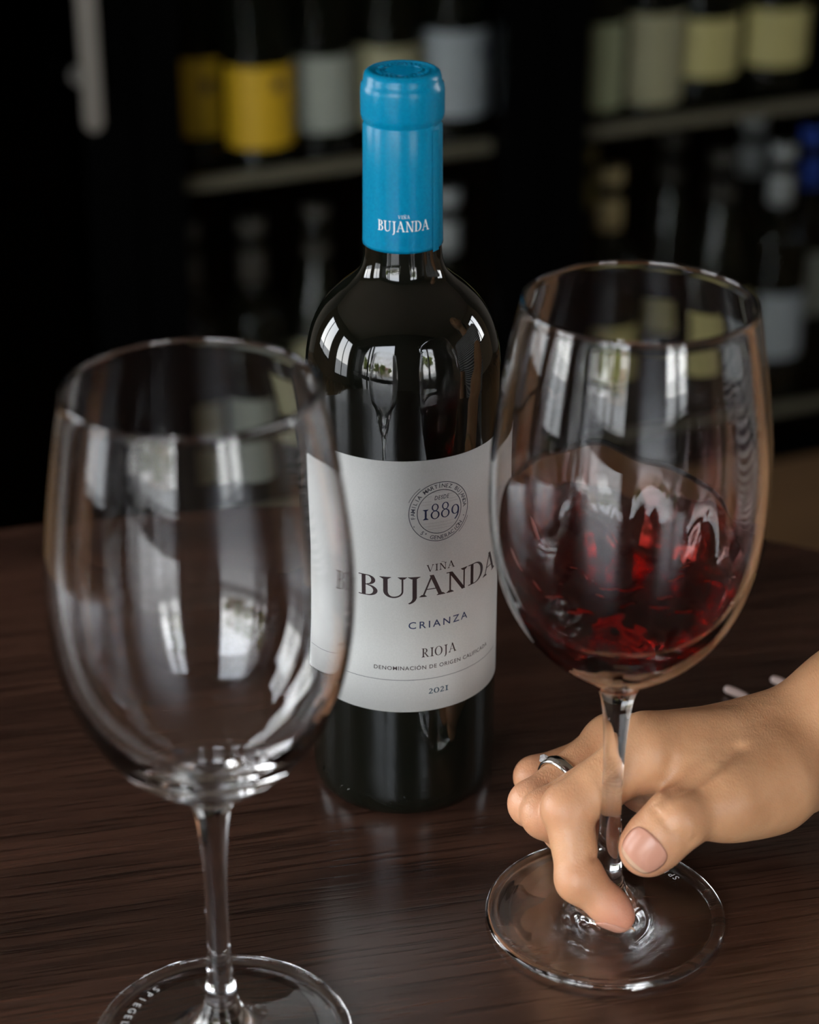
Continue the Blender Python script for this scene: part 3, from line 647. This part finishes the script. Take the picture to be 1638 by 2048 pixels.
def build_body():
    F = Field(axis_grid(-.02, .028, .205, .95, .0011, .008), axis_grid(.38, .628, .745, 1.12, .0011, .008), axis_grid(-.02, .748, .836, 1.50, .0011, .008))
    c = F.cap
    # torso, legs, other arm, head
    c((.63, .68, .54), (.63, .82, .54), .115, .115, .04); c((.62, .75, .56), (.60, .75, .80), .125, .105, .05); c((.60, .71, .82), (.585, .71, 1.02), .105, .10, .04); c((.60, .79, .82), (.585, .79, 1.02), .105, .10, .04)
    c((.575, .60, 1.09), (.575, .90, 1.09), .052, .052, .06)
    c((.585, .75, 1.08), (.565, .75, 1.20), .060, .050, .03)
    F.ell((.548, .75, 1.315), (.092, .073, .112), .02); F.ell((.50, .75, 1.262), (.046, .045, .045), .02); F.ell((.453, .75, 1.295), (.018, .013, .024), .012)
    F.ell((.468, .75, 1.262), (.012, .024, .007), .006); F.ell((.466, .75, 1.252), (.012, .02, .006), .006)
    for s in (-1, 1): F.ell((.550, .75+s*.073, 1.300), (.018, .009, .03), .006); F.ell((.468, .75+s*.032, 1.330), (.012, .018, .008), .01)
    for s in (-1, 1):
        c((.62, .75+s*.09, .55), (.20, .75+s*.11, .535), .085, .062, .03); c((.20, .75+s*.11, .52), (.22, .75+s*.11, .10), .056, .038, .02); c((.23, .75+s*.11, .04), (.07, .75+s*.115, .025), .034, .026, .02)
    c((.57, .585, 1.08), (.60, .53, .82), .048, .038, .03); c((.60, .53, .82), (.42, .62, .645), .038, .027, .015); c((.42, .62, .645), (.34, .655, .635), .026, .020, .015)
    for i_ in range(4): c((.345, .630+i_*.017, .638), (.285+.006*abs(i_-1.5), .628+i_*.020, .622), .0095, .0078, .006)
    c((.40, .665, .64), (.34, .70, .632), .013, .009, .008)
    # right arm
    c((.565, .905, 1.085), J['E'], .050, .038, .03); c(J['E'], J['E']*.55+J['W']*.45, .039, .034, .02)
    c(J['E']*.55+J['W']*.45, J['E']*.12+J['W']*.88, .034, .0215, .02); c(J['E']*.12+J['W']*.88, J['W'], .0215, .0200, .012)
    c(J['W']+(0, .006, -.004), J['W']+(.03, .016, .008), .0195, .021, .012)
    # palm
    W = J['W']; k = .010
    c(W, J['iM'], .0165, .0122, k); c(W+(0, .004, -.002), J['mM'], .0160, .0118, k); c(W+(0, .010, -.004), J['rM'], .0175, .0112, k); c(W+(0, .014, -.010), J['lM'], .0165, .0105, k)
    c((.115, .700, .786), (.092, .700, .782), .014, .011, .012)
    # extensor tendons
    c(W+(-.012, -.002, .009), J['iM']+(0, .004, .0080), .0045, .0040, .012); c(W+(-.012, .006, .008), J['mM']+(0, .004, .0075), .0045, .0045, .012)
    # thumb
    c(W+(-.002, -.006, -.004), J['tC'], .0175, .0165, .012); c(J['tC'], J['tM'], .0165, .0130, .012); c(J['tM'], J['tI'], .0118, .0100, .007)
    c(J['tI'], J['tI'], .0106, .0106, .005); c(J['tI'], J['tT']*.8+J['tI']*.2, .0098, .0102, .005); c(J['tT']*.75+J['tI']*.25, J['tT'], .0100, .0088, .006)
    c((.096, .682, .800), (.121, .672, .796), .0075, .0110, .016)        # web between thumb and index
    # fingers
    def finger(m, p, d, t, r):
        M, P, D, TT = J[m], J[p], J[d], J[t]; kf = (M, .010, .016)
        c(M, P, r[0], r[1], .0012, kf); c(P, P, r[1]*1.06, r[1]*1.06, .003, kf); c(P, D, r[1]*.98, r[2]*.97, .0014); c(D, D, r[2]*1.03, r[2]*1.03, .003)
        c(D, D*.25+TT*.75, r[2]*.98, r[3]*1.08, .003); c(D*.3+TT*.7, TT, r[3]*1.08, r[3]*.86, .004)
    finger('lM', 'lP', 'lD', 'lT', (.0095, .0076, .0070, .0062))
    finger('rM', 'rP', 'rD', 'rT', (.0102, .0084, .0078, .0070))
    finger('mM', 'mP', 'mD', 'mT', (.0108, .0090, .0084, .0076))
    finger('iM', 'iP', 'iD', 'iT', (.0122, .0094, .0085, .0062))
    # creases and knuckle wrinkles pressed into the skin
    def groove(pts, w, amp):
        P = [np.array(p, np.float32) for p in pts]; lo = np.min(P, 0)-4*w; hi = np.max(P, 0)+4*w
        sl = tuple(slice(max(0, np.searchsorted(g, lo[i])-1), np.searchsorted(g, hi[i])+1) for i, g in enumerate(F.g))
        X = F.g[0][sl[0]][:, None, None]; Y = F.g[1][sl[1]][None, :, None]; Z = F.g[2][sl[2]][None, None, :]; D = None
        for A, B in zip(P, P[1:]):
            d = B-A; t = np.clip(((X-A[0])*d[0]+(Y-A[1])*d[1]+(Z-A[2])*d[2])/float(d@d), 0, 1)
            q = (X-A[0]-t*d[0])**2+(Y-A[1]-t*d[1])**2+(Z-A[2]-t*d[2])**2; D = q if D is None else np.minimum(D, q)
        F.F[sl] += (amp*np.exp(-D/w**2)).astype(np.float32)
    def surf(p, to):     # walk from an inner point towards a direction until the skin is met
        d = np.array(to, float); d /= np.linalg.norm(d); return lambda r: np.array(p)+d*r
    cdir = np.array((-.06, -.86, .50)); cdir /= np.linalg.norm(cdir)
    def ringlet(A, B, t, r, a0, a1, w, amp, off=0):
        A, B = J[A], J[B]; ax = (B-A)/np.linalg.norm(B-A); p = A+(B-A)*t; e1 = cdir-ax*(cdir@ax); e1 /= np.linalg.norm(e1); e2 = np.cross(ax, e1)
        groove([p+r*(e1*math.cos(math.radians(a))+e2*math.sin(math.radians(a)))+ax*off*math.cos(math.radians(a)*1.3) for a in np.linspace(a0, a1, 7)], w, amp)
    for t_, am in ((-.16, .0009), (-.05, .0011), (.06, .0011), (.16, .0009)): ringlet('tI', 'tT', t_, .0106, -48, 62, .0011, am, .001)
    def hit(p):      # the skin nearest the viewer's side of an inner point
        p = np.array(p); e_ = np.array((0, 0, 1.25))-p; e_ /= np.linalg.norm(e_); q = p+e_*.03
        for _ in range(200):
            i_ = [int(np.searchsorted(F.g[a_], q[a_])) for a_ in range(3)]
            if F.F[tuple(i_)] < .0004 or np.linalg.norm(q-p) > .09: break
            q = q-e_*.0005
        return q
    groove([hit((.0672, .6510, .7830)), hit((.0715, .6500, .7838))], .0014, .0016)
    groove([hit(p) for p in ((.0966, .6692, .7993), (.1025, .6705, .8020), (.1085, .6717, .8043), (.1150, .6740, .8090), (.1226, .6767, .8143))], .0028, .0024)
    groove([hit(p) for p in ((.0966, .6692, .7993), (.0962, .6719, .8046), (.0979, .6748, .8105))], .0020, .0013)
    return F
Fb = build_body(); V, Q = Fb.mesh()
# light smoothing
def smooth(V, Q, n, lam=.5):
    for _ in range(n):
        s = np.zeros_like(V); c = np.zeros(len(V))
        for a, b in ((0, 1), (1, 2), (2, 3), (3, 0)):
            for p, q in ((a, b), (b, a)): 
                s += np.stack([np.bincount(Q[:, p], V[Q[:, q], m_], len(V)) for m_ in range(3)], 1); c += np.bincount(Q[:, p], minlength=len(V))
        V = V+lam*(s/np.maximum(c, 1)[:, None]-V)
    return V
V = smooth(V, Q, 2)
PB = np.array((.62, .75, 0.))
skin = mat('skin', rough=.42, spec=.5)
t, b = nt(skin); Nw = t.nodes.new; L = t.links.new
tcn = Nw('ShaderNodeTexCoord'); n1 = Nw('ShaderNodeTexNoise'); n1.inputs['Scale'].default_value = 55; n1.inputs['Detail'].default_value = 5
r1 = Nw('ShaderNodeValToRGB'); r1.color_ramp.elements[0].position = .3; r1.color_ramp.elements[1].position = .7
r1.color_ramp.elements[0].color = (.51, .25, .122, 1); r1.color_ramp.elements[1].color = (.62, .33, .172, 1)
at_ = Nw('ShaderNodeAttribute'); at_.attribute_name = 'flush'
mx = Nw('ShaderNodeMix'); mx.data_type = 'RGBA'; mx.inputs[7].default_value = (.68, .27, .185, 1)
L(tcn.outputs['Object'], n1.inputs[0]); L(n1.outputs[0], r1.inputs[0]); L(r1.outputs[0], mx.inputs[6]); L(at_.outputs['Fac'], mx.inputs[0]); L(mx.outputs[2], b.inputs['Base Color'])
vo = Nw('ShaderNodeTexVoronoi'); vo.feature = 'DISTANCE_TO_EDGE'; vo.inputs['Scale'].default_value = 900
mpn = Nw('ShaderNodeMapping'); mpn.inputs['Scale'].default_value = (1, .45, 1); mpn.inputs['Rotation'].default_value = (0, 0, .6); L(tcn.outputs['Object'], mpn.inputs[0]); L(mpn.outputs[0], vo.inputs[0])
n2 = Nw('ShaderNodeTexNoise'); n2.inputs['Scale'].default_value = 260; n2.inputs['Detail'].default_value = 4; L(tcn.outputs['Object'], n2.inputs[0])
bp1 = Nw('ShaderNodeBump'); bp1.inputs['Strength'].default_value = .55; bp1.inputs['Distance'].default_value = .00025; L(vo.outputs['Distance'], bp1.inputs['Height'])
bp2 = Nw('ShaderNodeBump'); bp2.inputs['Strength'].default_value = .5; bp2.inputs['Distance'].default_value = .0006; L(n2.outputs[0], bp2.inputs['Height']); L(bp1.outputs[0], bp2.inputs['Normal']); L(bp2.outputs[0], b.inputs['Normal'])
b.inputs['Subsurface Weight'].default_value = .18; b.inputs['Subsurface Radius'].default_value = (1, .35, .2); b.inputs['Subsurface Scale'].default_value = .006
per = thing('person', 'person in striped top reaching in from the right, fingers round the glass stem', 'person', tuple(PB))
me = pyd(V-PB, Q); body = link('body', me, skin, per)
fl = np.zeros(len(V))
for nme, rr_, s in (('iT', .013, .9), ('tT', .012, .55), ('iP', .010, .35), ('mP', .010, .5), ('rP', .010, .6), ('lP', .010, .4), ('tI', .009, .3), ('iD', .010, .35), ('mT', .02, .6)):
    fl = np.maximum(fl, s*np.exp(-((V-J[nme])**2).sum(1)/rr_**2))
at2 = me.attributes.new('flush', 'FLOAT', 'POINT'); at2.data.foreach_set('value', fl.astype(np.float32))
# distance-field lookup for things that lie on the skin
def samp(p):
    idx = []
    for a in range(3):
        g = Fb.g[a]; i = int(np.clip(np.searchsorted(g, p[a])-1, 0, len(g)-2)); idx.append((i, (p[a]-g[i])/(g[i+1]-g[i])))
    v = 0
    for a in (0, 1):
        for b_ in (0, 1):
            for c in (0, 1): v += Fb.F[idx[0][0]+a, idx[1][0]+b_, idx[2][0]+c]*(idx[0][1] if a else 1-idx[0][1])*(idx[1][1] if b_ else 1-idx[1][1])*(idx[2][1] if c else 1-idx[2][1])
    return v
nailm = mat('fingernail', (.55, .26, .18), .30, spec=.4); nailtip = mat('nail_free_edge', (.58, .36, .24), .35)
def nail(A, B, nrm, cen, wid, lng, lab=None):
    """A->B finger axis, nrm dorsal direction, cen position along the axis from B"""
    ax = (B-A)/np.linalg.norm(B-A); n_ = nrm-ax*(nrm@ax); n_ /= np.linalg.norm(n_); s = np.cross(ax, n_)
    v = []; f = []; nu, nv = 12, 14
    for i in range(nu+1):
        for j in range(nv+1):
            uu = -1+2*i/nu; vv = -1+2*j/nv
            x = uu*math.sqrt(1-.5*vv*vv*(1 if vv < 0 else .75)); y = vv*math.sqrt(1-.42*uu*uu)
            p = B+ax*(cen+y*lng/2)+s*(x*wid/2)
            d = n_+s*(x*.75); d /= np.linalg.norm(d); q = p+n_*.004-d*.001
            lo_, hi_ = 0, .02; q0 = p-s*(x*wid*.25)
            for _ in range(22):
                m_ = (lo_+hi_)/2
                if samp(q0+d*m_) < 0: lo_ = m_
                else: hi_ = m_
            q = q0+d*(lo_+.00025-.0004*max(0, abs(uu)-.8)/.2)
            v.append(q-PB)
    for i in range(nu):
        for j in range(nv): k = i*(nv+1)+j; f.append((k, k+nv+1, k+nv+2, k+1))
    me = pyd(v, f); o = link('fingernail', me, [nailm, nailtip], body)
    for pi, p in enumerate(me.polygons):
        if pi % nv >= nv-2: p.material_index = 1
    so = o.modifiers.new('t', 'SOLIDIFY'); so.thickness = .0005; so.offset = 0
    if lab: o['label'] = lab
nail(J['tI'], J['tT'], np.array((-.10, -.80, .62)), .0000, .0122, .0140)
dor = -((J['iP']-J['iD'])/np.linalg.norm(J['iP']-J['iD'])+(J['iT']-J['iD'])/np.linalg.norm(J['iT']-J['iD']))
nail(J['iD'], J['iT'], np.array((-.80, -.30, -.42)), .0008, .0095, .0130)
# face
def face_x(y, z):
    x = .40
    while x < .56 and samp((x, y, z)) > 0: x += .0005
    return x
def blob(nme, p, r, m, par=None):
    bm = bmesh.new(); bmesh.ops.create_uvsphere(bm, u_segments=16, v_segments=10, radius=1, matrix=Matrix.Translation(Vector(p)-Vector(PB)) @ Matrix.Diagonal((*r, 1)))
    me = bpy.data.meshes.new('m'); bm.to_mesh(me); bm.free(); return link(nme, me, m, par or body)
eyew = mat('eye_white', (.7, .68, .65), .2); iris = mat('iris_brown', (.05, .025, .012), .15); lipm = mat('lips', (.45, .14, .11), .4); browm = mat('eyebrow_hair', (.03, .018, .01), .7)
for s_ in (-1, 1):
    y_ = .75+s_*.031; x_ = face_x(y_, 1.318)
    e_ = blob('eye', (x_+.006, y_, 1.318), (.008, .014, .0065), eyew); blob('iris', (x_-.0005, y_, 1.318), (.002, .0052, .0052), iris, e_)
    x_ = face_x(y_, 1.337); blob('eyebrow', (x_+.001, y_, 1.337), (.003, .017, .0028), browm)
x_ = face_x(.75, 1.262); blob('lips', (x_+.004, .75, 1.262), (.006, .023, .0048), lipm)
x_ = face_x(.75, 1.252); blob('lips', (x_+.004, .75, 1.2535), (.006, .019, .0052), lipm)
# ring on the ring finger, bracelet at the wrist
def orient(o, axis): o.rotation_mode = 'QUATERNION'; o.rotation_quaternion = Vector(axis).to_track_quat('Z', 'Y')
pr = J['rM']*.36+J['rP']*.64; axr = J['rP']-J['rM']
rr_ = .0098
ring = link('ring', lathe([(rr_-.0006, -.0022), (rr_+.0004, -.0026), (rr_+.0010, -.0014), (rr_+.0012, 0), (rr_+.0010, .0014), (rr_+.0004, .0026), (rr_-.0006, .0022), (rr_-.0006, -.0022)], 48), silver, body)
ring.location = pr-PB; orient(ring, axr)
bm = bmesh.new(); bmesh.ops.create_icosphere(bm, subdivisions=1, radius=.0021, matrix=Matrix.Translation((0, 0, 0)))
me = bpy.data.meshes.new('m'); bm.to_mesh(me); bm.free()
sd = Vector((-.9, -.35, .15)); st = link('ring_stone', me, mat('ring_gem', (.8, .8, .82), .05, trans=.6), body, smooth=False)
axv = Vector(axr).normalized(); sd = (sd-axv*sd.dot(axv)).normalized(); st.location = Vector(pr-PB)+sd*(rr_+.0012); st['label'] = 'small clear stone on the silver ring'
pb = J['W']*.80+J['E']*.20; axb = J['E']-J['W']
bm = bmesh.new(); n = 46
for k in range(n):
    a = 2*math.pi*k/n; bmesh.ops.create_icosphere(bm, subdivisions=1, radius=.0016, matrix=Matrix.Translation((.0262*math.cos(a), .0262*math.sin(a), .002*math.sin(2*a))))
me = bpy.data.meshes.new('m'); bm.to_mesh(me); bm.free(); br = link('bracelet', me, gold, body); br.location = pb-PB; orient(br, axb)

# clothes: the same kind of field, a little larger than the body
shirt_m = mat('striped_jersey', rough=.85); t, b = nt(shirt_m); wv = t.nodes.new('ShaderNodeTexWave'); wv.bands_direction = 'Z'; wv.inputs['Scale'].default_value = 22; tc_ = t.nodes.new('ShaderNodeTexCoord'); cr = t.nodes.new('ShaderNodeValToRGB')
cr.color_ramp.elements[0].position = .45; cr.color_ramp.elements[1].position = .55; cr.color_ramp.elements[0].color = (.03, .03, .04, 1); cr.color_ramp.elements[1].color = (.62, .60, .58, 1)
t.links.new(tc_.outputs['Object'], wv.inputs[0]); t.links.new(wv.outputs[0], cr.inputs[0]); t.links.new(cr.outputs[0], b.inputs['Base Color'])
def cloth(fn, nme, m, cut=None):
    F = Field(np.arange(0, .82, .009), np.arange(.40, 1.10, .009), np.arange(0, 1.22, .009)); fn(F.cap)
    if cut is not None: cut(F)
    v, q = F.mesh(); v = smooth(v, q, 2); return link(nme, pyd(v-PB, q), m, per)
def shirt(c):
    g = .010
    c((.63, .70, .58), (.63, .80, .58), .112+g, .112+g, .04); c((.62, .75, .60), (.60, .75, .80), .128+g, .11+g, .05); c((.60, .71, .82), (.585, .71, 1.02), .105+g, .10+g, .04); c((.60, .79, .82), (.585, .79, 1.02), .105+g, .10+g, .04)
    c((.575, .60, 1.09), (.575, .90, 1.09), .052+g, .052+g, .06); c((.57, .585, 1.08), (.59, .55, .92), .048+g, .044+g, .03)
    e_ = J['E']*.62+np.array((.565, .905, 1.085))*.38; c((.565, .905, 1.085), e_, .050+g, .045+g, .03)
cloth(shirt, 'shirt', shirt_m)
def trousers(c):
    g = .009; c((.63, .68, .53), (.63, .82, .53), .115+g, .115+g, .04)
    for s in (-1, 1): c((.62, .75+s*.09, .55), (.20, .75+s*.11, .535), .085+g, .062+g, .03); c((.20, .75+s*.11, .52), (.22, .75+s*.11, .14), .056+g, .045+g, .02)
cloth(trousers, 'trousers', mat('navy_cloth', (.02, .022, .035), .9))
Fh = Field(np.arange(.42, .70, .006), np.arange(.64, .87, .006), np.arange(1.10, 1.46, .006)); Fh.ell((.570, .75, 1.335), (.095, .086, .112), .02); Fh.ell((.605, .75, 1.24), (.055, .085, .10), .03)
v, q = Fh.mesh(); link('hair', pyd(smooth(v, q, 2)-PB, q), mat('dark_brown_hair', (.03, .017, .01), .5), per)
shoe = mat('shoe_leather', (.02, .015, .012), .4)
for s in (-1, 1):
    F = Field(np.arange(0, .35, .006), np.arange(.55, .95, .006), np.arange(-.01, .13, .006)); F.cap((.24, .75+s*.11, .040), (.07, .75+s*.115, .030), .043, .034, .02); F.F = np.maximum(F.F, -(F.g[2][None, None, :]-.001)).astype(np.float32)
    v, q = F.mesh(); link('shoe', pyd(smooth(v, q, 1)-PB, q), shoe, per)
# the chair they sit on
ch = thing('chair', 'dark wooden chair under the person at the right of the table', 'chair', (.66, .75, 0))
chm = mat('chair_wood', (.05, .025, .015), .4)
link('seat', boxes([(-.20, -.21, .40, .20, .21, .425)], .006), chm, ch, smooth=False)
for a in (-1, 1):
    link('leg', boxes([(-.19, a*.19-.018, 0, -.155, a*.19+.018, .40)], .004), chm, ch, smooth=False)
    link('leg', boxes([(.165, a*.19-.018, 0, .20, a*.19+.018, .90)], .004), chm, ch, smooth=False)
link('backrest', boxes([(.172, -.172, .62, .192, .172, .72), (.172, -.172, .80, .192, .172, .90)], .004), chm, ch, smooth=False)
